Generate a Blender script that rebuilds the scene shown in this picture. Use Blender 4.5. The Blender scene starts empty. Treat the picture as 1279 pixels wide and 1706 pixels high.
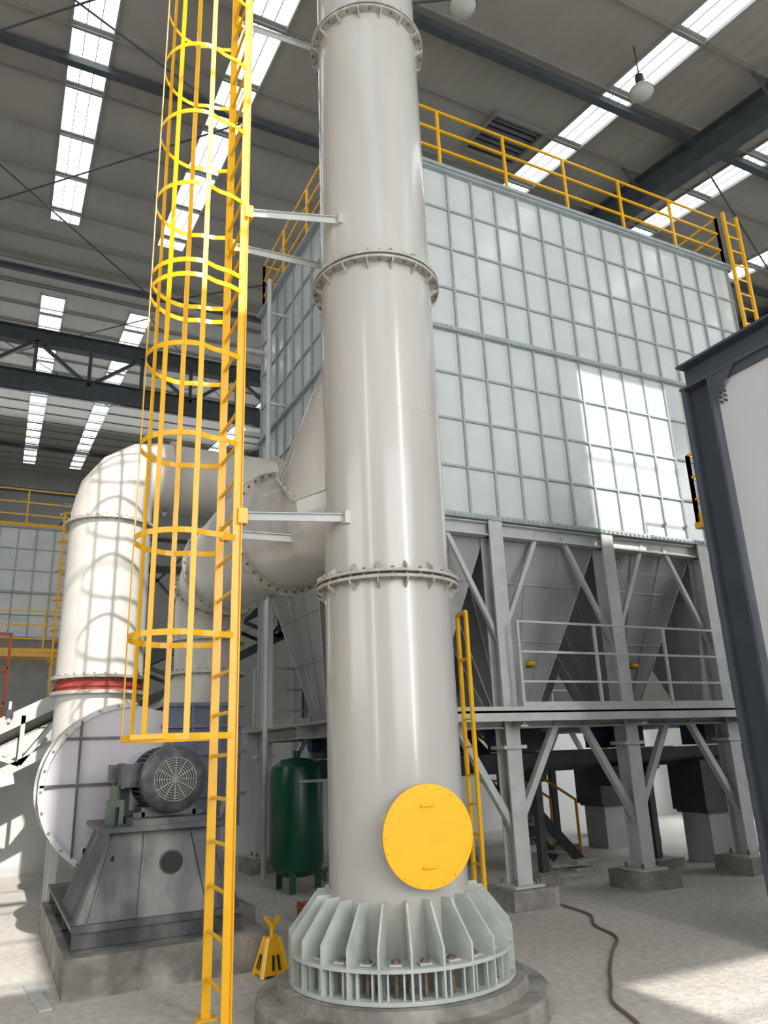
import bpy, math, random
from mathutils import Vector, Matrix
random.seed(4)
V=Vector
C0,S0=0.8906,0.4548
def H(x,y,z=0): return V((C0*x+S0*y,-S0*x+C0*y,z))
bpy.context.scene.view_settings.view_transform='Standard'

# ---------------------------------------------------------------- materials
def mat(name,col,rough=0.5,metal=0.0,var=0.08,scale=3.0,bump=0.0,bscale=20,emit=None,es=0,coat=0.0,stretch=None,dust=None):
    m=bpy.data.materials.new(name); m.use_nodes=True
    nt=m.node_tree; b=nt.nodes['Principled BSDF']
    b.inputs['Roughness'].default_value=rough; b.inputs['Metallic'].default_value=metal
    if coat: b.inputs['Coat Weight'].default_value=coat; b.inputs['Coat Roughness'].default_value=0.12
    tc=nt.nodes.new('ShaderNodeTexCoord')
    src=tc.outputs['Object']
    if stretch:
        mp=nt.nodes.new('ShaderNodeMapping'); mp.inputs['Scale'].default_value=stretch
        nt.links.new(src,mp.inputs['Vector']); src=mp.outputs['Vector']
    n=nt.nodes.new('ShaderNodeTexNoise'); n.inputs['Scale'].default_value=scale; n.inputs['Detail'].default_value=6
    nt.links.new(src,n.inputs['Vector'])
    r=nt.nodes.new('ShaderNodeValToRGB')
    r.color_ramp.elements[0].position=0.3; r.color_ramp.elements[1].position=0.7
    r.color_ramp.elements[0].color=tuple(max(0,c*(1-var)) for c in col)+(1,)
    r.color_ramp.elements[1].color=tuple(min(1,c*(1+var)) for c in col)+(1,)
    if dust: r.color_ramp.elements[0].position=0.42; r.color_ramp.elements[1].color=dust+(1,)
    nt.links.new(n.outputs['Fac'],r.inputs['Fac']); nt.links.new(r.outputs['Color'],b.inputs['Base Color'])
    if bump:
        n2=nt.nodes.new('ShaderNodeTexNoise'); n2.inputs['Scale'].default_value=bscale; n2.inputs['Detail'].default_value=3
        nt.links.new(tc.outputs['Object'],n2.inputs['Vector'])
        bp=nt.nodes.new('ShaderNodeBump'); bp.inputs['Strength'].default_value=bump; bp.inputs['Distance'].default_value=0.05
        nt.links.new(n2.outputs['Fac'],bp.inputs['Height']); nt.links.new(bp.outputs['Normal'],b.inputs['Normal'])
    if emit:
        b.inputs['Emission Color'].default_value=emit+(1,); b.inputs['Emission Strength'].default_value=es
    return m
def corr(name,col,axis='X',period=0.25,rough=0.6,var=0.1):
    m=mat(name,col,rough,0,var,0.6)
    nt=m.node_tree; b=nt.nodes['Principled BSDF']
    tc=nt.nodes.new('ShaderNodeTexCoord'); w=nt.nodes.new('ShaderNodeTexWave')
    w.wave_type='BANDS'; w.bands_direction=axis; w.inputs['Scale'].default_value=0.314/period
    nt.links.new(tc.outputs['Object'],w.inputs['Vector'])
    bp=nt.nodes.new('ShaderNodeBump'); bp.inputs['Strength'].default_value=0.35; bp.inputs['Distance'].default_value=0.02
    nt.links.new(w.outputs['Fac'],bp.inputs['Height']); nt.links.new(bp.outputs['Normal'],b.inputs['Normal'])
    return m
M_stack=mat('stack_paint',(0.475,0.465,0.44),0.24,0,0.07,2.0,0.03,3,coat=0.4,stretch=(1,1,0.3))
M_stackd=mat('stack_flange_paint',(0.40,0.39,0.35),0.5,0,0.25,12)
M_base=mat('base_paint',(0.49,0.53,0.50),0.5,0,0.12,8)
M_panel=mat('panel_paint',(0.61,0.65,0.65),0.22,0.0,0.06,1.5,0.5,2.0,coat=0.4)
M_rib=mat('rib_paint',(0.35,0.40,0.41),0.5,0,0.1,6)
M_steel=mat('grey_white_steel',(0.50,0.52,0.51),0.5,0,0.10,5)
M_hop=mat('hopper_paint',(0.40,0.41,0.41),0.45,0,0.12,2,0.1,3)
M_yel=mat('safety_yellow',(0.88,0.47,0.008),0.32,0,0.06,6)
M_yel2=mat('cover_yellow',(0.95,0.50,0.0),0.45,0,0.03,6)
M_yeld=mat('dark_yellow',(0.55,0.28,0.0),0.5)  # darker yellow paint
M_roof=corr('roof_sheet',(0.34,0.33,0.30),'X',0.3)
M_purl=mat('purlin_steel',(0.22,0.215,0.20),0.6)
M_dark=mat('dark_steel',(0.05,0.055,0.06),0.5,0.2,0.2,6)
M_beam=mat('roof_beam_grey',(0.065,0.075,0.085),0.55,0.1,0.2,3)
M_blk=mat('rubber_and_hole_black',(0.012,0.012,0.013),0.6)  # rubber parts; also the painted dark inside openings
M_sky=mat('skylight_sheet',(0.8,0.85,0.85),0.5,0,0.02,3,emit=(0.93,0.98,1.0),es=2.9)
M_skyf=mat('skylight_frame',(0.3,0.32,0.31),0.6)
M_duct=mat('duct_paint',(0.46,0.45,0.42),0.33,0,0.08,2.5,0.04,4)
M_ductw=mat('duct_white_paint',(0.56,0.54,0.50),0.4,0,0.08,2)
M_red=mat('red_flex_joint',(0.36,0.06,0.04),0.7,0,0.3,20)
M_fanw=mat('fan_casing_paint',(0.55,0.53,0.59),0.45,0,0.06,2,dust=(0.50,0.47,0.46))
M_fang=mat('fan_blue_grey',(0.075,0.085,0.10),0.45,0.1,0.3,4,dust=(0.19,0.185,0.175),stretch=(1,1,.5))
M_fano=mat('fan_outlet_blue_grey',(0.13,0.155,0.22),0.42,0.1,0.15,3)
M_motor=mat('motor_grey',(0.09,0.10,0.115),0.4,0.2,0.2,10,dust=(0.17,0.17,0.165))
M_green=mat('tank_green',(0.005,0.075,0.04),0.3,0,0.2,3)
M_greenm=mat('bearing_green',(0.10,0.14,0.10),0.5)
M_port=mat('portal_grey',(0.075,0.085,0.105),0.45,0.1,0.12,3)
M_white=mat('white_board',(0.62,0.61,0.62),0.6,0,0.03,1)
M_wallw=mat('white_wall_paint',(0.58,0.59,0.58),0.7,0,0.08,1)
M_wall=corr('wall_sheet',(0.30,0.30,0.28),'X',0.3)
M_bolt=mat('bolt_steel',(0.22,0.16,0.12),0.5,0.4,0.3,30)
M_orange=mat('orange_red',(0.55,0.12,0.03),0.5)
M_blue=mat('blue_paint',(0.03,0.06,0.14),0.5)
M_hose=mat('hose_brown',(0.16,0.12,0.10),0.7)
M_glass=mat('lamp_glass',(0.5,0.52,0.5),0.2,0,0.02,3)
def conc(name,col,v=0.2,sc=1.2,dust=None):
    m=mat(name,col,0.75,0,v,sc,0.25,30,dust=dust)
    nt=m.node_tree; b=nt.nodes['Principled BSDF']
    tc=nt.nodes.new('ShaderNodeTexCoord')
    n=nt.nodes.new('ShaderNodeTexNoise'); n.inputs['Scale'].default_value=14; n.inputs['Detail'].default_value=8
    nt.links.new(tc.outputs['Object'],n.inputs['Vector'])
    mx=nt.nodes.new('ShaderNodeMixRGB'); mx.blend_type='OVERLAY'; mx.inputs['Fac'].default_value=0.4
    src=b.inputs['Base Color'].links[0].from_socket
    nt.links.new(src,mx.inputs['Color1']); nt.links.new(n.outputs['Fac'],mx.inputs['Color2'])
    nt.links.new(mx.outputs['Color'],b.inputs['Base Color'])
    return m
M_floor=conc('concrete_floor',(0.54,0.51,0.47),0.15,0.5)
M_conc=conc('concrete_plinth',(0.27,0.26,0.235),0.3,2.5,dust=(0.40,0.38,0.35))

# ---------------------------------------------------------------- mesh builder
class MB:
    def __init__(s,name): s.n=name; s.v=[]; s.f=[]; s.m=[]; s.sm=[]; s.mats=[]
    def mi(s,m):
        if m not in s.mats: s.mats.append(m)
        return s.mats.index(m)
    def add(s,vs,fs,m,smooth=False):
        o=len(s.v); s.v+= [V(p) for p in vs]; k=s.mi(m)
        for f in fs: s.f.append([i+o for i in f]); s.m.append(k); s.sm.append(smooth)
    def box(s,x0,x1,y0,y1,z0,z1,m):
        vs=[(x,y,z) for z in (z0,z1) for y in (y0,y1) for x in (x0,x1)]
        s.add(vs,[(0,2,3,1),(4,5,7,6),(0,1,5,4),(2,6,7,3),(0,4,6,2),(1,3,7,5)],m)
    def beam(s,p,q,w,h,m,up=(0,0,1)):
        p=V(p);q=V(q);d=(q-p).normalized();up=V(up)
        if abs(d.dot(up))>0.98: up=V((0,1,0))
        a=d.cross(up).normalized(); b=a.cross(d).normalized()
        vs=[]
        for c in (p,q):
            for i,j in((-1,-1),(1,-1),(1,1),(-1,1)): vs.append(c+a*i*w/2+b*j*h/2)
        s.add(vs,[(0,1,2,3),(7,6,5,4),(0,4,5,1),(1,5,6,2),(2,6,7,3),(3,7,4,0)],m)
    def ibeam(s,p,q,depth,width,m,up=(0,0,1),tf=0.02,tw=0.015):
        p=V(p);q=V(q);d=(q-p).normalized();up=V(up)
        if abs(d.dot(up))>0.98: up=V((0,1,0))
        a=d.cross(up).normalized(); b=a.cross(d).normalized()
        s.beam(p+b*(depth/2-tf/2),q+b*(depth/2-tf/2),width,tf,m,b)
        s.beam(p-b*(depth/2-tf/2),q-b*(depth/2-tf/2),width,tf,m,b)
        s.beam(p,q,tw,depth-2*tf,m,b)
    def lathe(s,p,axis,prof,m,n=32,a0=0,a1=2*math.pi,smooth=True,close=False):
        p=V(p);d=V(axis).normalized()
        t=V((0,0,1)) if abs(d.z)<0.9 else V((1,0,0))
        a=d.cross(t).normalized(); b=d.cross(a).normalized()
        full=abs(a1-a0-2*math.pi)<1e-6; k=n if full else n+1
        vs=[]
        for r,h in prof:
            for i in range(k):
                an=a0+(a1-a0)*i/n
                vs.append(p+d*h+(a*math.cos(an)+b*math.sin(an))*r)
        fs=[]; P=len(prof); rng=range(P if close else P-1)
        for j in rng:
            j2=(j+1)%P
            for i in range(n):
                i2=(i+1)%k
                fs.append((j*k+i,j*k+i2,j2*k+i2,j2*k+i))
        s.add(vs,fs,m,smooth)
    def cyl(s,p,q,r,m,n=24,r2=None,caps=True):
        p=V(p);q=V(q);L=(q-p).length;r2=r if r2 is None else r2
        prof=[(r,0),(r2,L)]
        if caps: prof=[(0.0001,0)]+prof+[(0.0001,L)]
        s.lathe(p,q-p,prof,m,n)
    def ring(s,p,axis,ri,ro,h,m,n=40):
        s.lathe(p,axis,[(ri,-h/2),(ro,-h/2),(ro,h/2),(ri,h/2)],m,n,close=True)
    def sweep(s,pts,r,m,n=12,caps=True):
        pts=[V(p) for p in pts]; vs=[];N=len(pts)
        d=(pts[1]-pts[0]).normalized()
        t=V((0,0,1)) if abs(d.z)<0.9 else V((1,0,0))
        a=d.cross(t).normalized()
        for i,p in enumerate(pts):
            if i==0: d=(pts[1]-p)
            elif i==N-1: d=(p-pts[i-1])
            else: d=(pts[i+1]-pts[i-1])
            d.normalize(); a=(a-d*a.dot(d)).normalized(); b=d.cross(a)
            rr=r[i] if isinstance(r,(list,tuple)) else r
            for k in range(n):
                an=2*math.pi*k/n; vs.append(p+(a*math.cos(an)+b*math.sin(an))*rr)
        fs=[]
        for j in range(N-1):
            for i in range(n):
                fs.append((j*n+i,j*n+(i+1)%n,(j+1)*n+(i+1)%n,(j+1)*n+i))
        if caps: fs.append(tuple(range(n))[::-1]); fs.append(tuple((N-1)*n+i for i in range(n)))
        s.add(vs,fs,m,True)
    def prism(s,poly,ext,m):
        poly=[V(p) for p in poly]; ext=V(ext); n=len(poly)
        vs=poly+[p+ext for p in poly]
        fs=[tuple(range(n))[::-1],tuple(range(n,2*n))]+[(i,(i+1)%n,n+(i+1)%n,n+i) for i in range(n)]
        s.add(vs,fs,m)
    def bolts(s,c,axis,R,num,r,h,m,off=0):
        d=V(axis).normalized(); t=V((0,0,1)) if abs(d.z)<0.9 else V((1,0,0))
        a=d.cross(t).normalized(); b=d.cross(a)
        for i in range(num):
            an=2*math.pi*(i+off)/num; p=V(c)+(a*math.cos(an)+b*math.sin(an))*R
            s.cyl(p-d*h/2,p+d*h/2,r,m,6)
    def build(s,ang=35):
        me=bpy.data.meshes.new(s.n); me.from_pydata([tuple(v) for v in s.v],[],s.f)
        for m in s.mats: me.materials.append(m)
        for i,p in enumerate(me.polygons): p.material_index=s.m[i]; p.use_smooth=s.sm[i]
        import bmesh
        bm=bmesh.new(); bm.from_mesh(me); bmesh.ops.recalc_face_normals(bm,faces=bm.faces); bm.to_mesh(me); bm.free()
        try: me.set_sharp_from_angle(angle=math.radians(ang))
        except Exception: pass
        me.update()
        o=bpy.data.objects.new(s.n,me); bpy.context.scene.collection.objects.link(o); return o
def handrail(b,pts,h,m,spacing=1.2,levels=(1.0,0.66,0.33),r=0.02,kick=True):
    pts=[V(p) for p in pts]
    for p,q in zip(pts[:-1],pts[1:]):
        L=(q-p).length; n=max(1,round(L/spacing))
        for i in range(n+1):
            c=p.lerp(q,i/n); b.beam(c,c+V((0,0,h)),r*2.2,r*2.2,m)
        for l in levels: b.beam(p+V((0,0,h*l)),q+V((0,0,h*l)),r*1.7,r*1.7,m)
        if kick: b.beam(p+V((0,0,.06)),q+V((0,0,.06)),0.01,0.11,m)

# ---------------------------------------------------------------- hall shell
RS=0.149; RZ=11.68
def rz(e): return RZ+RS*e
SX0,SX1,EY0,EY1=-16,30,-14,48
strips=[0.3,2.8,8.95,12.6,16.2,19.8,-5.5]; SW=0.66
sky_rects=[]
for s in strips:
    sky_rects.append((s-SW/2,s+SW/2,3.0,17.0)); sky_rects.append((s-SW/2,s+SW/2,21.5,46))
open_rects=[(7.2,8.95,-1.4,1.5),(-0.1,1.66,-2.35,2.4),(4.3,5.9,-9.6,-8.3),(-2.6,0.58,-6.2,-2.6)]  # unseen roof holes added so sun patches land on filter, duct and floor
xs=sorted(set([SX0,SX1]+[r[i] for r in sky_rects+open_rects for i in(0,1)]))
ys=sorted(set([EY0,EY1]+[r[i] for r in sky_rects+open_rects for i in(2,3)]))
def inside(x,y,R): return any(a<x<b and c<y<d for a,b,c,d in R)
ceil=MB('ceiling')
for i in range(len(xs)-1):
    for j in range(len(ys)-1):
        x0,x1,y0,y1=xs[i],xs[i+1],ys[j],ys[j+1]
        if inside((x0+x1)/2,(y0+y1)/2,sky_rects+open_rects): continue
        ceil.add([(x0,y0,rz(y0)),(x1,y0,rz(y0)),(x1,y1,rz(y1)),(x0,y1,rz(y1))],[(0,3,2,1)],M_roof)
ceil.build()
k=0
for a,b_,c,d in sky_rects:
    k+=1; w=MB('window_%d'%k)
    y=c
    while y<d-0.1:
        y2=min(y+1.5,d)
        w.add([(a,y+.05,rz(y)+.03),(b_,y+.05,rz(y)+.03),(b_,y2-.05,rz(y2)+.03),(a,y2-.05,rz(y2)+.03)],[(0,3,2,1)],M_sky)
        w.beam((a,y,rz(y)+.02),(b_,y,rz(y)+.02),0.16,0.04,M_skyf)
        for fx in (0.33,0.66):
            xx=a+(b_-a)*fx; w.beam((xx,y,rz(y)+.02),(xx,y2,rz(y2)+.02),0.015,0.015,M_skyf)
        y=y2
    for xx in (a,b_): w.beam((xx,c,rz(c)),(xx,d,rz(d)),0.03,0.08,M_skyf)
    w.build()
pl=MB('roof_purlins')
y=-12
while y<47:
    pl.beam((SX0,y,rz(y)-0.03),(SX1,y,rz(y)-0.03),0.03,0.04,M_purl); y+=1.5
pl.build()
fr=MB('roof_frame')
for s in (-7.5,10.95,18.7,26.4):
    fr.ibeam((s,EY0,rz(EY0)-0.45),(s,EY1,rz(EY1)-0.45),0.6,0.32,M_beam,tf=0.03,tw=0.02)
    y=-12
    while y<46:
        fr.beam((s-0.55,y,rz(y)-0.1),(s,y,rz(y)-0.65),0.04,0.04,M_beam)
        fr.beam((s+0.55,y,rz(y)-0.1),(s,y,rz(y)-0.65),0.04,0.04,M_beam); y+=3
for y in (7.7,11.2,19.8,31,41):
    fr.beam((SX0,y,rz(y)-0.14),(SX1,y,rz(y)-0.14),0.14,0.14,M_beam)
for (p,q) in [((-4,11.2),(3,19.8)),((3,11.2),(-4,19.8)),((3,19.8),(10.9,11.2)),((-4,7.7),(3,11.2)),((2.0,7.7),(-5,15)),((10.9,7.7),(18.7,11.2)),((10.9,3),(4,7.7)),
              ((-4,21),(3,31)),((3,21),(-4,31)),((3,21),(9,31)),((9,21),(3,31))]:
    fr.cyl((p[0],p[1],rz(p[1])-.3),(q[0],q[1],rz(q[1])-.3),0.02,M_beam,6)
fr.build()
lv=MB('roof_ventilation_opening')
e0,e1,s0,s1=8.9,10.0,7.2,8.35
for i in range(9):
    y=e0+(e1-e0)*i/8; lv.beam((s0,y,rz(y)-0.06),(s1,y,rz(y)-0.06),0.07,0.015,M_beam,(0,.7,.7))
lv.add([(s0,e0,rz(e0)-.02),(s1,e0,rz(e0)-.02),(s1,e1,rz(e1)-.02),(s0,e1,rz(e1)-.02)],[(0,3,2,1)],M_blk)  # black sheet painted in for the darkness of the opening
for x in (s0,s1): lv.beam((x,e0,rz(e0)-.06),(x,e1,rz(e1)-.06),0.05,0.1,M_purl)
for y in (e0,e1): lv.beam((s0,y,rz(y)-.06),(s1,y,rz(y)-.06),0.05,0.1,M_purl)
lv.build()
f=MB('floor'); f.box(SX0,SX1,EY0,EY1,-0.2,0,M_floor); f.build()
def wall(name,p,q,m,zt0,zt1,low=None):
    w=MB(name); p=V(p);q=V(q)
    w.add([p,q,q+V((0,0,zt1)),p+V((0,0,zt0))],[(0,1,2,3)],m)
    w.beam(p+V((0,0,.6)),q+V((0,0,.6)),0.24,1.2,M_wallw)
    return w.build()
wall('wall_left',(SX0,EY0,0),(SX0,EY1,0),M_wall,rz(EY0),rz(EY1))
wall('wall_right',(SX1,EY0,0),(SX1,EY1,0),M_wall,rz(EY0),rz(EY1))
wall('wall_far',(SX0,EY1,0),(SX1,EY1,0),M_wall,rz(EY1),rz(EY1))
wall('wall_back',(SX0,EY0,0),(SX1,EY0,0),M_wall,rz(EY0),rz(EY0))
pw=MB('wall_partition'); pw.box(-10,17,14.6,14.8,0,2.3,M_wallw); pw.box(17,17.2,2,14.8,0,2.3,M_wallw)
pw.box(-10,17.2,14.57,14.83,2.3,2.38,M_steel); pw.build()

g=MB('crane_girder')
for z in (12.3,13.7): g.ibeam((SX0+.2,22,z),(SX1-.2,22,z),0.5,0.3,M_beam,tf=.04,tw=.03)
x=SX0+1
i=0
while x<SX1-2:
    g.beam((x,22,12.4 if i%2 else 13.6),(x+1.5,22,13.6 if i%2 else 12.4),0.1,0.1,M_beam)
    g.beam((x,22,12.4),(x,22,13.6),0.1,0.1,M_beam); x+=1.5;i+=1
for x in (SX0+.5,SX1-.5,9.0): g.ibeam((x,22,0),(x,22,12.2),0.5,0.4,M_beam,tf=.04,tw=.03)
g.build()
g=MB('pipe_rack')
for z,r in ((11.6,.12),(10.1,.09),(8.9,.16)): g.cyl((-9,30,z),(12,30,z),r,M_dark,10)
for x in (-8.5,-3,2.5,8,11.5): g.ibeam((x,30.3,0),(x,30.3,12),0.3,0.25,M_beam)
for x in (-8.5,-3,2.5):
    g.beam((x,30.3,5.5),(x+5.5,30.3,11.5),.09,.09,M_beam); g.beam((x,30.3,11.5),(x+5.5,30.3,5.5),.09,.09,M_beam)
g.build()

# ---------------------------------------------------------------- exhaust stack
SC=V((2.73,5.34,0)); SR=0.5
st=MB('exhaust_stack')
ztop=rz(SC.y)+1.0
seg=[0.22,2.94,5.70,8.52,ztop]
for a,b_ in zip(seg[:-1],seg[1:]):
    st.cyl(SC+V((0,0,a)),SC+V((0,0,b_)),SR,M_stack,96,caps=False)
for z in (4.32,1.62): st.ring(SC+V((0,0,z)),(0,0,1),SR-.01,SR+.0012,0.006,M_stack,72)
for z in seg[1:-1]:
    for dz in (-.022,.022): st.ring(SC+V((0,0,z+dz)),(0,0,1),SR-.01,SR+.075,0.022,M_stackd,72)
    st.bolts(SC+V((0,0,z)),(0,0,1),SR+.05,32,.013,.10,M_bolt)
    for i in range(16):
        an=2*math.pi*(i+.5)/16; d=V((math.cos(an),math.sin(an),0)); t=V((-d.y,d.x,0))*.012
        c=SC+V((0,0,z)); 
        for sg in (1,-1):
            st.prism([c+d*(SR-.005)-t/2+V((0,0,sg*.03)),c+d*(SR+.075)-t/2+V((0,0,sg*.03)),c+d*(SR+.068)-t/2+V((0,0,sg*.06)),c+d*(SR-.005)-t/2+V((0,0,sg*.11))],t,M_stackd)
PB=0.22; NR=24; BR=.785
st.ring(SC+V((0,0,PB+.012)),(0,0,1),SR-.1,BR,.024,M_base,72)
st.ring(SC+V((0,0,PB+.185)),(0,0,1),SR-.01,BR,.022,M_base,72)
for i in range(NR):
    an=2*math.pi*(i+.5)/NR; d=V((math.cos(an),math.sin(an),0)); t=V((-d.y,d.x,0))*.014
    c=SC-t/2
    st.prism([c+d*(SR-.005)+V((0,0,PB+.02)),c+d*BR+V((0,0,PB+.02)),c+d*BR+V((0,0,PB+.30)),c+d*.60+V((0,0,.75)),c+d*(SR-.005)+V((0,0,.75))],t,M_base)
    an=2*math.pi*i/NR; d=V((math.cos(an),math.sin(an),0)); p=SC+d*.69
    st.cyl(p+V((0,0,PB)),p+V((0,0,PB+.235)),.016,M_bolt,8)
    st.cyl(p+V((0,0,PB+.2)),p+V((0,0,PB+.225)),.03,M_bolt,6)
    t=V((-d.y,d.x,0))
    st.beam(p-d*.04+V((0,0,PB+.205)),p+d*.04+V((0,0,PB+.205)),.08,.012,M_base)
    for s_ in(-1,1): st.beam(p+d*.05+t*.05*s_+V((0,0,PB+.02)),p+d*.05+t*.05*s_+V((0,0,PB+.18)),.03,.012,M_base,t)
an=math.radians(21); n_=H(math.sin(an),-math.cos(an)); mc=SC+V((0,0,1.14))
st.cyl(mc+n_*.40,mc+n_*.565,.30,M_stack,64,caps=False)
st.ring(mc+n_*.565,n_,.28,.325,.02,M_stackd,64)
st.cyl(mc+n_*.577,mc+n_*.592,.325,M_yel2,64)
st.bolts(mc+n_*.592,n_,.305,20,.007,.014,M_yel2)
side=n_.cross(V((0,0,1))).normalized()
for dz in(.19,-.19):
    c=mc+n_*.615+V((0,0,dz))
    st.beam(c-side*.05,c+side*.05,.010,.010,M_yel2)
    for s_ in(-1,1): st.beam(c+side*.05*s_,c+side*.05*s_-n_*.03,.010,.010,M_yel2)
# branch: duct stub + saddle hood
pd=H(-.72,.694).normalized(); sd=pd.cross(V((0,0,1))).normalized(); ZD=3.70
fc=SC+pd*1.34+V((0,0,ZD))
st.cyl(SC+pd*.12+V((0,0,ZD)),SC+pd*.50+V((0,0,ZD)),.42,M_stack,56,r2=.53,caps=False)
st.cyl(SC+pd*.50+V((0,0,ZD)),fc,.53,M_stack,56,caps=False)
n=40; NS=8; vs=[]; A_=[]; B_=[]
for i in range(n+1):
    a=math.pi*i/n; ca,sa=math.cos(a),max(0,math.sin(a))
    A_.append(SC+pd*(.50+.62*sa)+sd*ca*.535+V((0,0,ZD+.535*sa)))
    ph=math.radians(66)*ca
    B_.append(SC+(pd*math.cos(ph)+sd*math.sin(ph))*(SR-.004)+V((0,0,3.74+1.42*sa**.55)))
for j in range(NS+1):
    for i in range(n+1): vs.append(A_[i].lerp(B_[i],j/NS))
fs=[(j*(n+1)+i,j*(n+1)+i+1,(j+1)*(n+1)+i+1,(j+1)*(n+1)+i) for j in range(NS) for i in range(n)]
st.add(vs,fs,M_stack,True)
for i in range(n): st.beam(A_[i],A_[i+1],.05,.03,M_stackd); st.beam(B_[i],B_[i+1],.018,.018,M_stackd)
for i in range(1,n,2): st.cyl(A_[i]-pd*.03,A_[i]+pd*.03,.012,M_bolt,6)
st.ring(fc,pd,.52,.60,.05,M_stackd,56); st.bolts(fc,pd,.57,36,.012,.09,M_bolt)
st.build(30)
pad=MB('stack_concrete_pad'); pad.lathe(SC,(0,0,1),[(0.001,0),(1.01,0),(1.01,.12),(.99,.14),(.87,.15),(.85,.215),(.001,.215)],M_conc,64); pad.build()

dc=MB('fan_discharge_duct')
oc=V((2.12,8.77,0))
P0=fc+pd*.03; P3=oc+V((0,0,2.62))
K=oc+V((0,0,ZD)); pm=(K-P0).normalized()
pts=[P0,P0+pd*.35]
a0=K-pm*.72
pts.append((pts[-1]+a0)/2+pd*.04); R=.72
for i in range(11):
    an=math.pi/2*i/10; pts.append(a0+pm*R*math.sin(an)-V((0,0,R*(1-math.cos(an)))))
rr=[.53,.52,.50]+[.48-.11*i/10 for i in range(11)]
pts.append(P3); rr.append(.36)
dc.sweep(pts,rr,M_duct,48)
for p,a,r in((a0,pm,.48),(oc+V((0,0,2.97)),(0,0,1),.37),(fc+pd*.05,pd,.53),(pts[8],pts[9]-pts[7],rr[8]),(oc+V((0,0,2.6)),(0,0,1),.37)):
    dc.ring(p,a,r-.02,r+.06,.04,M_stackd,48); dc.bolts(p,a,r+.04,28,.01,.07,M_bolt)
dc.build()

TC=V((1.12,10.09,0))
du=MB('fan_inlet_duct')
zc=5.40;R=.62; FILTX=3.86
pts=[V((FILTX-.06,10.09,zc)),V((TC.x+R,10.09,zc))]
for i in range(1,5):
    an=math.pi/2*i/4; pts.append(V((TC.x+R-R*math.sin(an),10.09,zc-R*(1-math.cos(an)))))
rr=[.45,.47]+[.48+.02*i/4 for i in range(1,5)]
pts+= [TC+V((0,0,2.66))]; rr+=[.51]
du.sweep(pts,rr,M_ductw,48)
for z in (4.62,2.66): du.ring(TC+V((0,0,z)),(0,0,1),.48,.56,.035,M_stackd,48); du.bolts(TC+V((0,0,z)),(0,0,1),.535,28,.01,.07,M_bolt)
du.cyl(TC+V((0,0,2.50)),TC+V((0,0,2.64)),.49,M_red,48); du.ring(TC+V((0,0,2.57)),(0,0,1),.47,.51,.05,M_red,48)
du.ring(TC+V((0,0,2.48)),(0,0,1),.45,.56,.04,M_stackd,48)
du.cyl(TC+V((0,0,1.0)),TC+V((0,0,2.5)),.49,M_ductw,48)
du.cyl(V((1.4,9.15,1.45)),V((1.2,10.0,1.45)),.45,M_ductw,40)
du.ring(V((TC.x+R+.1,10.09,zc)),(1,0,0),.45,.53,.04,M_stackd,40); du.ring(V((3.3,10.09,zc)),(1,0,0),.43,.52,.04,M_stackd,40)
for x in(.75,1.5):
    for y in (9.85,10.4): du.beam((x,y,0),(x,y,1.2),.08,.08,M_steel)
du.build(40)

# ---------------------------------------------------------------- fan
FX=1.50; FZ=1.50; BX=1.36
b=MB('centrifugal_fan')
for x in(.78,2.02):
    b.ibeam((x,7.05,.36),(x,9.5,.36),.16,.12,M_fang)
for y in(7.05,7.9,8.7,9.5): b.ibeam((.72,y,.36),(2.08,y,.36),.16,.12,M_fang)
b.box(.70,2.10,6.99,9.56,.44,.47,M_fang)
def frust(x0,x1,y0,y1,z0,X0,X1,Y0,Y1,z1,m):
    b.add([(x0,y0,z0),(x1,y0,z0),(x1,y1,z0),(x0,y1,z0),(X0,Y0,z1),(X1,Y0,z1),(X1,Y1,z1),(X0,Y1,z1)],
      [(0,1,5,4),(1,2,6,5),(2,3,7,6),(3,0,4,7),(4,5,6,7),(3,2,1,0)],m)
frust(.74,2.06,7.05,8.30,.47,.98,1.86,7.2,8.2,1.12,M_fang)
b.box(.90,1.92,7.08,8.28,1.12,1.16,M_fang)
b.box(1.14,1.86,7.12,7.95,1.16,1.21,M_fang)
b.cyl((1.48,7.08,.86),(1.48,7.16,.86),.085,M_blk,28)  # black disc in place of a round hole's dark inside
b.ring((1.48,7.115,.86),(0,1,0),.08,.095,.02,M_motor,28)
for x in(.82,1.2,1.78,2.0):
    xx=BX+(x-BX)*.68
    b.prism([(x,7.02,.47),(x,7.07,.47),(xx,7.19,1.10),(xx,7.17,1.10)],(.012,0,0),M_fang)
my0,my1=7.22,7.92; mz=FZ+.02
b.cyl((FX,my0+.12,mz),(FX,my1,mz),.25,M_motor,40)
for i in range(36):
    an=2*math.pi*i/36; d=V((math.cos(an),0,math.sin(an)))
    c=V((FX,0,mz))
    b.beam(c+d*.265+V((0,my0+.16,0)),c+d*.265+V((0,my1-.06,0)),.008,.05,M_motor,d)
b.lathe((FX,my0,mz),(0,1,0),[(.17,-.02),(.25,0.01),(.285,.05),(.285,.17)],M_motor,40)
b.cyl((FX,my0+.01,mz),(FX,my0+.02,mz),.24,M_dark,40)
for r in [.03+.0215*i for i in range(8)]: b.ring((FX,my0-.018,mz),(0,1,0),r,r+.004,.006,M_stackd,36)
for i in range(12):
    an=2*math.pi*i/12; b.beam((FX,my0-.018,mz),(FX+.18*math.cos(an),my0-.018,mz+.18*math.sin(an)),.005,.005,M_stackd)
b.cyl((FX,my1-.04,mz),(FX,my1+.02,mz),.285,M_motor,40)
b.box(FX-.24,FX+.24,my0+.2,my1-.08,1.21,1.29,M_motor)
for sx in(-1,1):
  for yy in(my0+.25,my1-.15): b.box(FX+sx*.26-.05,FX+sx*.26+.05,yy-.05,yy+.05,1.21,1.25,M_motor)
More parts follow.
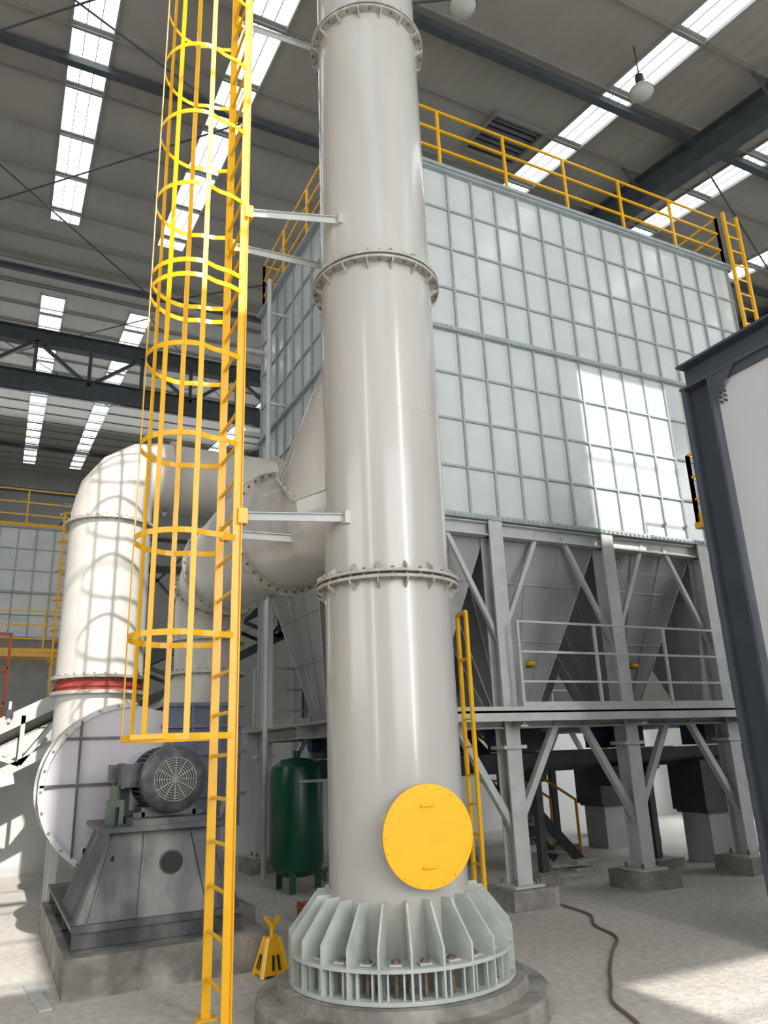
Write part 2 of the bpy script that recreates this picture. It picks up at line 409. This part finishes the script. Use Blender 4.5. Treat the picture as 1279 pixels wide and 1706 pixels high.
b.box(FX-.40,FX-.22,my0+.28,my0+.52,mz-.06,mz+.14,M_motor)
b.box(FX-.42,FX-.39,my0+.27,my0+.53,mz-.07,mz+.15,M_fang)
b.ring((FX,my0+.4,mz+.30),(0,1,0),.02,.04,.02,M_motor,16)
b.cyl((FX,my1,FZ),(FX,8.5,FZ),.05,M_bolt,16)
b.cyl((FX,my1+.03,FZ),(FX,8.08,FZ),.16,M_fang,28)
b.box(FX-.17,FX+.17,8.12,8.32,1.16,FZ,M_greenm); b.cyl((FX,8.1,FZ),(FX,8.34,FZ),.17,M_greenm,28)
b.box(.98,1.12,7.5,7.64,1.16,1.36,M_greenm); b.cyl((1.05,7.57,1.36),(1.05,7.57,1.48),.05,M_greenm,14)
b.box(1.06,1.2,7.75,7.9,1.16,1.62,M_fang); b.box(1.02,1.22,7.7,7.95,1.5,1.66,M_motor)
b.cyl((1.0,7.15,.9),(1.05,7.4,1.3),.015,M_blk,8)
y0,y1=8.42,9.12; SXc=1.32
outline=[]
for i in range(0,41):
    t=(1.5*math.pi)*i/40; r=.74+.22*(i/40)
    outline.append(V((SXc+r*math.cos(math.pi/2+t)*1.04,0,FZ+r*math.sin(math.pi/2+t))))
xr=2.42; outline.append(V((xr,0,FZ+.1)))
top=2.22
outline+= [V((xr,0,top)),V((xr-.78,0,top)),V((xr-.78,0,FZ+.66))]
cn=V((SXc,0,FZ)); N=len(outline)
for yy in(y0,y1):
    b.add([V((p.x,yy,p.z)) for p in outline],[tuple(range(N))],M_fanw)
vs=[V((p.x,y0,p.z)) for p in outline]+[V((p.x,y1,p.z)) for p in outline]
fs=[(i,(i+1)%N,N+(i+1)%N,N+i) for i in range(N)]
b.add(vs,fs,M_fang)
for yy in(y0-.015,y1+.015):
    for i in range(40):
        p,q=outline[i],outline[i+1]; b.beam((p.x,yy,p.z),(q.x,yy,q.z),.03,.05,M_steel,(p-cn))
        if yy<y0 and i%2==0: b.cyl((p.x,yy-.03,p.z),(p.x,yy,p.z),.012,M_bolt,6)
b.beam((SXc-.86,y0-.02,FZ-.02),(SXc+.9,y0-.02,FZ-.02),.02,.025,M_fang)
b.beam((SXc-.66,y0-.02,FZ+.42),(SXc+.6,y0-.02,FZ+.42),.015,.025,M_fang)
b.beam((SXc-.52,y0-.02,FZ-.68),(SXc-.52,y0-.02,FZ+.58),.02,.025,M_fang)
b.cyl((FX,y0-.05,FZ),(FX,y0,FZ),.3,M_fanw,36)
ox0,ox1=xr-.79,xr+.01
b.box(ox0,ox1,y0-.03,y1+.03,FZ-.5,top,M_fano)
for z in(1.3,1.72,2.0,2.22): b.box(ox0-.05,ox1+.05,y0-.08,y1+.08,z,z+.04,M_fano)
for x in(ox0+.25,ox0+.55): b.box(x,x+.03,y0-.07,y0-.03,FZ-.5,top,M_fano)
n=32;vs=[]
ocx=(ox0+ox1)/2; ocy=(y0+y1)/2
for i in range(n):
    a=2*math.pi*i/n; c_,s_=math.cos(a),math.sin(a); k_=1/max(abs(c_),abs(s_))
    vs.append((ocx+.38*c_*k_,ocy+.34*s_*k_,2.26))
for i in range(n):
    a=2*math.pi*i/n; vs.append((oc.x+.36*math.cos(a),oc.y+.36*math.sin(a),2.60))
b.add(vs,[(i,(i+1)%n,n+(i+1)%n,n+i) for i in range(n)],M_duct,True)
b.box(.9,1.05,y0,y1,.47,FZ-.6,M_fang); b.box(1.75,1.9,y0,y1,.47,FZ-.5,M_fang)
b.build()
pb=MB('fan_concrete_plinth')
pb.prism([(.66,6.84,0),(2.28,6.84,0),(2.28,9.75,0),(.66,9.75,0)],(0,0,.28),M_conc)
pb.box(2.28,2.5,8.0,9.6,0,.28,M_conc); pb.build()

# ---------------------------------------------------------------- caged ladder
L=MB('caged_ladder')
lx=1.49; ea,eb=5.36,5.86; lt=rz(5)-1.2
for e in(ea,eb):
    L.box(lx-.032,lx+.032,e-.008,e+.008,0,lt,M_yel)
    L.box(lx+.024,lx+.032,e-.03 if e==ea else e,e if e==ea else e+.03,0,lt,M_yel)
    L.box(lx-.07,lx+.07,e-.05,e+.05,0,.012,M_yel)
z=.25
while z<lt: L.cyl((lx,ea,z),(lx,eb,z),.014,M_yel,10); z+=.29
hz=[1.83,2.52]+[3.25+.755*i for i in range(12)]+[5.38]
hc=(ea+eb)/2
path=[V((lx,ea,0)),V((lx-.12,ea-.05,0)),V((lx-.24,ea-.065,0))]
for i in range(17):
    t=math.pi*i/16; path.append(V((lx-.34-.36*math.sin(t),hc-.355*math.cos(t),0)))
path+=[V((lx-.24,eb+.065,0)),V((lx-.12,eb+.05,0)),V((lx,eb,0))]
for z in hz:
    if z>lt: continue
    for p,q in zip(path[:-1],path[1:]):
        L.beam(p+V((0,0,z)),q+V((0,0,z)),.006,.042,M_yel)
for i,idx in enumerate((3,7,11,15,19)):
    p=path[idx]; d=(p-V((lx-.34,hc,0))).normalized()
    L.beam(p+V((0,0,1.81)),p+V((0,0,lt)),.04,.006,M_yel,d)
for z in(3.42,6.18,8.9):
    for e,sx,se in((ea,2.29,5.13),(eb,2.53,5.80)):
        L.beam((lx+.03,e,z),(sx,se,z),.008,.055,M_steel); L.beam((lx+.03,e,z+.03),(sx,se,z+.03),.05,.007,M_steel)
        L.box(lx+.0,lx+.07,e-.04,e+.04,z-.06,z+.06,M_yel)
        L.box(sx-.03,sx+.05,se-.05,se+.05,z-.05,z+.05,M_stack)
L.beam((lx-.70,hc-.35,1.83),(lx,ea,1.83),.03,.03,M_yel)
L.build()

# ---------------------------------------------------------------- bag filter
def bagfilter(name,x0,x1,y0,y1,z0,z1,cols,rows,dcols):
    b=MB(name)
    b.box(x0,x1,y0,y1,z0,z1,M_panel)
    r=.018
    for i in range(cols+1):
        x=x0+(x1-x0)*i/cols
        for yy in(y0-r,y1+r): b.beam((x,yy,z0),(x,yy,z1),.03,.036,M_rib,(0,1,0))
    for j in range(dcols+1):
        y=y0+(y1-y0)*j/dcols
        for xx in(x0-r,x1+r): b.beam((xx,y,z0),(xx,y,z1),.03,.036,M_rib,(0,1,0))
    for k in range(rows+1):
        z=z0+(z1-z0)*k/rows; h=.06 if k in(0,rows//2,rows) else .03; w=.08 if k in (0,rows//2,rows) else .03
        for yy in(y0-w/2,y1+w/2): b.box(x0-.05,x1+.05,yy-w/2,yy+w/2,z-h/2,z+h/2,M_rib)
        for xx in(x0-w/2,x1+w/2): b.box(xx-w/2,xx+w/2,y0-.05,y1+.05,z-h/2,z+h/2,M_rib)
    return b
FX0,FX1,FY0,FY1,FZ0,FZ1=3.86,11.05,7.65,12.35,4.47,9.78
b=bagfilter('bag_filter',FX0,FX1,FY0,FY1,FZ0,FZ1,17,8,11)
zm=(FZ0+FZ1)/2
for i in range(90):
    x=FX0+(FX1-FX0)*(i+.5)/90
    for z in (zm,FZ0): b.cyl((x,FY0-.10,z),(x,FY0-.07,z),.013,M_steel,6)
legs=[3.95,5.46,7.31,9.16,10.95]
ley=[FY0+.05,FY1-.05]; ym=(FY0+FY1)/2
ptz=2.06
for x in legs:
    for y in ley:
        b.ibeam((x,y,.22),(x,y,FZ0),.22,.20,M_steel,(0,1,0),.02,.02)
        b.box(x-.2,x+.2,y-.2,y+.2,.2,.225,M_steel)
        b.box(x-.3,x+.3,y-.3,y+.3,0,.2,M_conc)
        for sx in(-.14,.14):
            for sy in(-.14,.14): b.cyl((x+sx,y+sy,.2),(x+sx,y+sy,.28),.018,M_bolt,6)
        for sx in(-1,1):
            xo=x+sx*.72
            if FX0-.2<xo<FX1+.2:
                if y==ley[0]: b.beam((xo,y,FZ0-.12),(x,y,2.9),.055,.055,M_steel)
                b.beam((xo,y,ptz-.12),(x,y,.75),.08,.08,M_steel)
        b.box(x-.16,x+.16,y-.14,y+.14,1.66,1.70,M_steel)
for y in ley+[ym]:
    b.ibeam((FX0-.1,y,FZ0-.13),(FX1+.1,y,FZ0-.13),.18,.14,M_steel)
    b.ibeam((FX0-.2,y,ptz-.09),(FX1+.3,y,ptz-.09),.16,.12,M_steel)
for x in legs:
    b.ibeam((x,FY0,FZ0-.13),(x,FY1,FZ0-.13),.18,.14,M_steel)
    b.ibeam((x,FY0-.3,ptz-.09),(x,FY1+.3,ptz-.09),.14,.10,M_steel)
b.box(FX0-.25,FX1+.35,FY0-.05,FY1+.3,ptz-.01,ptz+.02,M_hop)
b.box(FX0-.25,FX1+.35,FY0-.36,FY0-.34,ptz-.1,ptz+.06,M_steel)
b.box(FX0-.25,FX1+.35,FY0-.36,FY0,ptz-.01,ptz+.015,M_hop)
def hopper(x0,x1,y0,y1,z0,z1):
    cx,cy=(x0+x1)/2,(y0+y1)/2; w=.22
    T=[V((x0,y0,z0)),V((x1,y0,z0)),V((x1,y1,z0)),V((x0,y1,z0))]
    B=[V((cx-w,cy-w,z1)),V((cx+w,cy-w,z1)),V((cx+w,cy+w,z1)),V((cx-w,cy+w,z1))]
    b.add(T+B,[(0,1,5,4),(1,2,6,5),(2,3,7,6),(3,0,4,7),(4,5,6,7)],M_hop)
    for u in(.3,.6,):
        P=[T[i].lerp(B[i],u) for i in range(4)]
        for i in range(4): b.beam(P[i],P[(i+1)%4],.03,.02,M_hop)
    for i in range(4):
        b.beam(T[i],B[i],.02,.02,M_steel)
        for fr_ in(.33,.66):
            j=(i+1)%4; b.beam(T[i].lerp(T[j],fr_),B[i].lerp(B[j],fr_),.015,.03,M_hop)
    b.cyl((cx,cy,z1-.0),(cx,cy,1.62),.15,M_dark,16)
    b.box(cx-.28,cx+.28,cy-.24,cy+.24,1.62,1.98,M_dark)
    b.cyl((cx-.42,cy,1.82),(cx-.2,cy,1.82),.11,M_blue,14)
    q=T[0].lerp(T[1],.5).lerp(B[0].lerp(B[1],.5),.72)
    b.cyl(q+V((-.05,-.06,0)),q+V((.05,-.06,0)),.035,M_yel,12); b.box(q.x-.03,q.x+.03,q.y-.06,q.y+.02,q.z-.04,q.z+.04,M_dark)
for a,c in zip(legs[:-1],legs[1:]):
    hopper(a+.02,c-.02,FY0+.10,ym-.02,FZ0-.02,2.08); hopper(a+.02,c-.02,ym+.02,FY1-.1,FZ0-.02,2.08)
handrail(b,[(FX0+1.6,FY0-.32,ptz),(FX1+.3,FY0-.32,ptz)],1.05,M_steel,1.3,r=.015)
handrail(b,[(FX0,FY1+.25,ptz),(FX1+.3,FY1+.25,ptz)],1.05,M_steel,1.3,r=.015)
t=FZ1+.03
handrail(b,[(FX0,FY1,t),(FX0,FY0,t),(FX1,FY0,t),(FX1,FY1,t),(FX0,FY1,t)],1.1,M_yel,1.25,(1,.68,.36),r=.018)
b.box(FX0-.1,FX1+.1,FY0-.12,FY1+.1,FZ1,FZ1+.05,M_rib)
b.cyl((FX0-.35,10.9,0.1),(FX0-.35,10.9,FZ1-.2),.04,M_steel,12)
b.cyl((FX0-.2,11.4,0.1),(FX0-.2,11.4,FZ1-.1),.03,M_steel,12)
for z in(4.6,5.4,7.2,8.9): 
    b.box(FX0-.4,FX0,FY1-.1,FY1,z,z+.08,M_steel)
    b.box(FX0-.4,FX0,10.88,10.92,z,z+.04,M_steel)
b.ring((FX0-.03,10.09,5.40),(1,0,0),.42,.56,.06,M_stackd,40)
for e in (FX1-.05,FX1+.3):
    b.beam((e,FY0-.2,FZ1-1.9),(e,FY0-.2,FZ1+1.1),.05,.05,M_yel)
    b.beam((e,FY0-.2,FZ1-1.6),(e,FY0,FZ1-1.6),.04,.04,M_yel)
z=FZ1-1.8
while z<FZ1+1: b.cyl((FX1-.05,FY0-.2,z),(FX1+.3,FY0-.2,z),.015,M_yel,8); z+=.3
b.build()
for e in(8.75,10.95):
    c=MB('screw_conveyor')
    c.cyl((4.3,e,1.45),(11.4,e,1.45),.10,M_dark,20); c.box(4.3,11.4,e-.12,e+.12,1.45,1.60,M_dark)
    for x in(4.6,6.6,8.6,10.4): 
        c.beam((x,e,0),(x,e,1.36),.10,.10,M_dark); c.box(x-.25,x+.25,e-.25,e+.25,0,.12,M_conc); c.box(x-.12,x+.12,e-.14,e+.14,1.31,1.36,M_dark)
    c.box(9.35,10.1,e-.32,e+.32,.7,1.4,M_dark); c.cyl((10.1,e,1.15),(10.5,e,1.15),.16,M_dark,20)
    c.box(9.45,10.0,e-.25,e+.25,0,.7,M_hop); c.box(9.4,10.05,e-.3,e+.3,.66,.7,M_dark)
    c.box(7.7,8.3,e-.25,e+.25,1.12,1.38,M_dark)
    c.build()
c=MB('platform_ladder')
P1=V((4.47,6.90,0));P2=V((4.50,7.12,0))
for p in(P1,P2): c.beam(p,p+V((0,0,3.1)),.035,.035,M_yel)
z=.3
while z<2.1: c.cyl(P1+V((0,0,z)),P2+V((0,0,z)),.012,M_yel,8); z+=.28
c.beam(P1+V((0,0,3.1)),P2+V((0,0,3.1)),.04,.04,M_yel); c.beam(P1+V((0,0,2.6)),P2+V((0,0,2.6)),.03,.03,M_yel)
c.build()
c=MB('steel_stair')
for y in(9.55,10.15):
    c.beam((6.0,y,1.95),(7.9,y,.05),.05,.14,M_dark)
    c.beam((6.0,y,2.0),(7.9,y,.9),.03,.03,M_yeld)
    for u in(.5,1): c.beam((6+1.9*u,y,1.95-1.9*u),(6+1.9*u,y,2-1.1*u),.03,.03,M_yeld)
for i in range(9): 
    u=(i+.5)/9; c.box(6+1.9*u-.1,6+1.9*u+.1,9.55,10.15,1.95-1.9*u-.01,1.95-1.9*u+.01,M_stackd)
c.build()
c=MB('air_receiver_tank'); p=H(-1.33,10.9)
c.lathe(p,(0,0,1),[(.001,.16),(.2,.18),(.33,.26),(.36,.36),(.36,1.42),(.33,1.54),(.2,1.63),(.001,1.66)],M_green,40)
for i in range(3):
    a=2*math.pi*i/3; d=V((math.cos(a),math.sin(a),0)); c.beam(p+d*.3,p+d*.3+V((0,0,.4)),.08,.03,M_green)
c.cyl(p+V((0,0,1.66)),p+V((0,0,1.74)),.05,M_green,12)
c.cyl(p+V((-.1,-.38,1.35)),p+V((.35,-.38,1.35)),.02,M_steel,10)
c.build()

# ---------------------------------------------------------------- grey portal at right
c=MB('steel_enclosure')
px,pe=5.91,4.83; pz=5.34
c.ibeam((px+.12,pe-.17,0),(px+.12,pe-.17,pz-.28),.34,.26,M_port,(0,1,0),.025,.02)
c.ibeam((px+.12,-4,pz-.14),(px+.12,pe+.02,pz-.14),.28,.26,M_port,tf=.025,tw=.02)
for y in(.9,-3.0): c.ibeam((px+.12,y,0),(px+.12,y,pz-.28),.34,.26,M_port,(0,1,0),.025,.02)
c.ibeam((px+.12,pe-.17,pz-.14),(10.2,pe-.17,pz-.14),.28,.26,M_port,tf=.025,tw=.02)
c.ibeam((10.1,pe-.17,0),(10.1,pe-.17,pz-.28),.34,.26,M_port,(0,1,0),.025,.02)
c.box(px+.06,px+.10,-3.9,pe-.36,.05,pz-.34,M_white)
c.box(px+.03,px+.12,-3.9,pe-.36,pz-.36,pz-.28,M_port)
c.box(px+.3,10.0,pe-.12,pe-.08,.05,pz-.3,M_port)
c.box(px-.02,px+.3,pe-.40,pe+.04,0,.02,M_port)
c.prism([(px+.0,pe-.34,pz-.28),(px+.0,pe-.62,pz-.28),(px+.0,pe-.34,pz-.56)],(.012,0,0),M_port)
for i in range(6):
    for j in range(2): c.cyl((px+.13-.06,pe-.40-.05*j,pz-.32-.05*i),(px+.02,pe-.40-.05*j,pz-.32-.05*i),.012,M_port,6)
c.build()
c=MB('yellow_guard_rail')
handrail(c,[(8.15,6.75,4.45),(9.3,6.75,4.45)],.95,M_yel,.9)
handrail(c,[(8.15,6.75,4.45),(8.15,6.3,4.45)],.95,M_yel,.9)
c.box(8.13,9.4,6.2,6.8,4.37,4.45,M_yel)
for x,y in((8.6,6.3),(9.2,6.3),(9.2,6.7)): c.beam((x,y,0),(x,y,4.37),.08,.08,M_steel)
c.build()

# ---------------------------------------------------------------- background filter + conveyor
b=bagfilter('bag_filter',-6,1.5,22.8,27,5.0,8.1,16,5,8)
handrail(b,[(-6,22.8,8.13),(1.5,22.8,8.13)],1.1,M_yel,1.3)
b.box(-6.5,2.2,22.0,22.8,4.4,4.5,M_yel)
handrail(b,[(-6.5,22.0,4.5),(2.2,22.0,4.5)],1.1,M_yel,1.3)
for x in(-6,-3.5,-1,1.5): 
    for y in(22.9,26.8): b.ibeam((x,y,0),(x,y,5),.25,.22,M_steel,(0,1,0))
for i in range(3):
    a=-6+2.5*i; T=[V((a,22.9,5)),V((a+2.5,22.9,5)),V((a+2.5,26.9,5)),V((a,26.9,5))]; B=[V((a+1.05,24.7,2.4)),V((a+1.45,24.7,2.4)),V((a+1.45,25.1,2.4)),V((a+1.05,25.1,2.4))]
    b.add(T+B,[(0,1,5,4),(1,2,6,5),(2,3,7,6),(3,0,4,7),(4,5,6,7)],M_hop)
for x in (1.2,1.6): b.beam((x,21.9,0),(x,21.9,8.4),.05,.05,M_yel)
z=.3
while z<8.3: b.cyl((1.2,21.9,z),(1.6,21.9,z),.02,M_yel,6); z+=.3
z=2.6
while z<8.4:
    qq=[V((1.4+.33*math.cos(a),21.9-.3-.33*math.sin(a),z)) for a in [math.pi*i/8 for i in range(9)]]
    for p,q in zip(qq[:-1],qq[1:]): b.beam(p,q,.01,.05,M_yel)
    z+=.8
b.build()
c=MB('orange_access_frame')
for x in(-1.3,-.6,.15):
    for y in(17.5,18.3): c.beam((x,y,0),(x,y,4.3),.05,.05,M_orange)
for z in(2.9,3.6,4.3):
    for y in(17.5,18.3): c.beam((-1.3,y,z),(.15,y,z),.05,.05,M_orange)
    for x in(-1.3,.15): c.beam((x,17.5,z),(x,18.3,z),.05,.05,M_orange)
c.box(-1.3,.15,17.5,18.3,2.84,2.9,M_steel)
c.build()
c=MB('inclined_conveyor')
sl=.50; TD=.7
def cz(x): return 2.25+sl*(x-.1)
xa,xb=-3.6,5.2; xm=2.0
for (a,e_,mm) in((xa,xm,M_steel),(xm,xb,M_dark)):
  for y in(12.9,13.7):
    c.beam((a,y,cz(a)),(e_,y,cz(e_)),.06,.22,mm)
    c.beam((a,y,cz(a)-TD),(e_,y,cz(e_)-TD),.06,.14,mm)
    x=a;i=0
    while x<e_-.7:
        c.beam((x,y,cz(x)-(TD if i%2 else 0)),(x+.8,y,cz(x+.8)-(0 if i%2 else TD)),.06,.06,mm); c.beam((x,y,cz(x)),(x,y,cz(x)-TD),.06,.06,mm); x+=.8;i+=1
c.add([(xa,12.9,cz(xa)+.1),(xb,12.9,cz(xb)+.1),(xb,13.7,cz(xb)+.1),(xa,13.7,cz(xa)+.1)],[(0,1,2,3)],M_blk)
c.add([(xa,13.0,cz(xa)-.3),(xb,13.0,cz(xb)-.3),(xb,13.6,cz(xb)-.3),(xa,13.6,cz(xa)-.3)],[(0,1,2,3)],M_blk)
x=xa+.2
while x<xb:
    c.cyl((x,12.8,cz(x)+.13),(x,13.8,cz(x)+.13),.055,M_dark,12)
    c.beam((x,12.85,cz(x)),(x,12.85,cz(x)+.3),.04,.04,M_steel); x+=.6
c.lathe((xa,13.3,cz(xa)+.12),(1,0,sl),[(.36,0),(.36,5.4)],M_ductw,24,a0=0,a1=math.pi)
for x in(-2.5,-.5,1.5,3.5,5.0):
    for y in(12.85,13.75):
        if cz(x)>.75: c.beam((x,y,0),(x,y,cz(x)-TD),.12,.12,M_steel)
c.build()
c=MB('roller_conveyor')
for y in(11.2,11.9):
    c.beam((-3,y,.75),(.3,y,1.55),.06,.16,M_steel)
    for x in(-2.6,-1.4,-.2): c.beam((x,y,0),(x,y,.75+(x+3)*.2424),.08,.08,M_steel)
x=-2.9
while x<.3: c.cyl((x,11.2,.8+(x+3)*.2424),(x,11.9,.8+(x+3)*.2424),.05,M_dark,12); x+=.25
c.build()

# ---------------------------------------------------------------- small things
c=MB('jack_stand'); j=H(-1.05,6.95)
for sx in(-1,1):
    for sy in(-1,1):
        c.beam(j+V((sx*.11,sy*.11,0)),j+V((sx*.04,sy*.04,.27)),.035,.035,M_yel)
c.box(j.x-.055,j.x+.055,j.y-.055,j.y+.055,.2,.27,M_yel)
for a_,b_ in(((-.11,-.11),(.11,-.11)),((.11,-.11),(.11,.11)),((.11,.11),(-.11,.11)),((-.11,.11),(-.11,-.11))):
    A=j+V((a_[0],a_[1],0)); B=j+V((b_[0],b_[1],0)); a2=j+V((a_[0]*.35,a_[1]*.35,.26)); b2=j+V((b_[0]*.35,b_[1]*.35,.26))
    q0=A.lerp(a2,.08); q1=B.lerp(b2,.08)
    nn=V((a_[0]+b_[0],a_[1]+b_[1],0)).normalized()
    c.add([q0+nn*.02,q1+nn*.02,b2+nn*.02,a2+nn*.02],[(0,1,2,3)],M_yel)
    for f0 in(.36,.64):
        lo=A.lerp(B,f0).lerp(a2.lerp(b2,f0),.2)+nn*.024; hi=A.lerp(B,f0).lerp(a2.lerp(b2,f0),.6)+nn*.024
        c.beam(lo,hi,.018,.006,M_blk,nn)  # black bars imitate the dark of cut-outs
c.cyl(j+V((0,0,.25)),j+V((0,0,.36)),.02,M_yel,12)
for sx in(-1,1): c.beam(j+V((0,0,.34)),j+V((sx*.06,0,.42)),.03,.03,M_yel)
c.build()
c=MB('toolbox'); j=H(-.8,8.9)
c.box(j.x-.25,j.x+.25,j.y-.13,j.y+.13,0,.2,M_orange); c.box(j.x-.26,j.x+.26,j.y-.14,j.y+.14,.15,.17,M_yeld)
c.beam(j+V((-.1,0,.26)),j+V((.1,0,.26)),.02,.02,M_blk)
for s_ in(-1,1): c.beam(j+V((.1*s_,0,.2)),j+V((.1*s_,0,.26)),.02,.02,M_blk)
c.build()
c=MB('air_hose'); P=[(1.75,9.3),(1.95,8.7),(1.88,8.2),(1.95,7.7),(1.78,7.2),(1.62,6.7),(1.52,6.3),(1.42,5.9),(1.45,5.4),(1.3,4.9)]
pts=[]
for i in range(len(P)-1):
    p0=V(P[max(i-1,0)]);p1=V(P[i]);p2=V(P[i+1]);p3=V(P[min(i+2,len(P)-1)])
    for k in range(6):
        t=k/6; q=.5*((2*p1)+(p2-p0)*t+(2*p0-5*p1+4*p2-p3)*t*t+(3*p1-p0-3*p2+p3)*t**3)
        w=H(q.x,q.y); pts.append(V((w.x,w.y,.014)))
c.sweep(pts,.012,M_hose,8); c.build()
c=MB('flat_steel_bar'); a=H(-3.0,6.9);d=H(-2.55,6.2)
c.beam(a+V((0,0,.01)),d+V((0,0,.01)),.09,.015,M_base); c.build()
c=MB('steel_scrap_pile')
for i in range(6):
    j=H(2.45+random.uniform(-.15,.15),11.3+random.uniform(-.1,.1)); an=random.uniform(-.5,.5)
    d=V((math.cos(an),math.sin(an),0))*.3; z=.02+.03*i
    c.beam(j-d+V((0,0,z)),j+d+V((0,0,z)),.12,.04,M_stackd)
c.build()
for (s,e,dz) in((8.3,6.56,1.0),(4.87,6.5,1.0)):
    c=MB('high_bay_lamp'); p=V((s,e,rz(e)-dz))
    c.cyl(p+V((0,0,.3)),p+V((0,0,dz-.05)),.012,M_dark,8)
    c.cyl(p+V((0,0,.14)),p+V((0,0,.32)),.07,M_dark,16)
    c.lathe(p,(0,0,1),[(.2,-.02),(.19,.03),(.08,.15),(.05,.16)],M_glass,28); c.lathe(p,(0,0,1),[(.001,-.06),(.12,-.05),(.19,-.01)],M_glass,28)
    c.build()

# ---------------------------------------------------------------- lights
def area(name,loc,tgt,sx,sy,e,col=(1,1,1)):
    l=bpy.data.lights.new(name,'AREA'); l.shape='RECTANGLE'; l.size=sx; l.size_y=sy; l.energy=e; l.color=col
    o=bpy.data.objects.new(name,l); bpy.context.scene.collection.objects.link(o); o.location=loc
    o.rotation_euler=(V(tgt)-V(loc)).to_track_quat('-Z','Y').to_euler(); return o
area('back_fill',(3,-10,6),(3,6,3.5),14,8,1400,(1,.99,.97))  # added fill lamp behind the camera, with no door there
area('side_fill',(22,-2,7),(6,7,5),8,8,1150,(.95,.98,1))  # fill added from the right, not a real source
area('left_fill',(-11,4,6),(2,9,4),8,6,500,(1,.99,.97))  # unseen fill lamp added on the left
area('far_fill',(3,40,13),(3,25,0),20,8,2300,(.97,1,1))  # fill added to lift the far background
area('aisle_fill',(15,12,2.6),(8,10.5,.8),3,3,170,(.97,1,1))  # low fill added to brighten the space under the filter platform
p=H(6,-2,6); area('stack_streak_fill',p,(2.73,5.34,5),.7,9,290)  # unseen strip lamp added to draw a highlight streak on the stack
p=H(-4.4,-3,6); area('stack_streak_fill',p,(2.73,5.34,5),.5,9,140)  # second added strip lamp, for the streak on the stack's left
sl_=bpy.data.lights.new('sun','SUN'); sl_.energy=6; sl_.angle=.01; sl_.color=(1,.95,.88)
so=bpy.data.objects.new('sun',sl_); bpy.context.scene.collection.objects.link(so)
so.rotation_euler=V((0.0,.78,-.62)).to_track_quat('-Z','Y').to_euler(); so.location=(0,-20,30)
w=bpy.data.worlds.new('sky'); bpy.context.scene.world=w; w.use_nodes=True
w.node_tree.nodes['Background'].inputs[0].default_value=(.75,.87,1,1); w.node_tree.nodes['Background'].inputs[1].default_value=1.5

# ---------------------------------------------------------------- camera
th=math.radians(17.6); ro=math.radians(2.2)
Fw=H(0,math.cos(th),math.sin(th)); r0=H(1,0,0); u0=H(0,-math.sin(th),math.cos(th))
Rr=r0*math.cos(ro)-u0*math.sin(ro); Uu=r0*math.sin(ro)+u0*math.cos(ro)
cam=bpy.data.cameras.new('camera'); co=bpy.data.objects.new('camera',cam); bpy.context.scene.collection.objects.link(co)
mtx=Matrix((Rr,Uu,-Fw)).transposed().to_4x4(); mtx.translation=V((0,0,1.68)); co.matrix_world=mtx
cam.sensor_fit='VERTICAL'; cam.sensor_height=36; cam.sensor_width=27; cam.lens=36*1260/1706
cam.clip_end=300
bpy.context.scene.camera=co
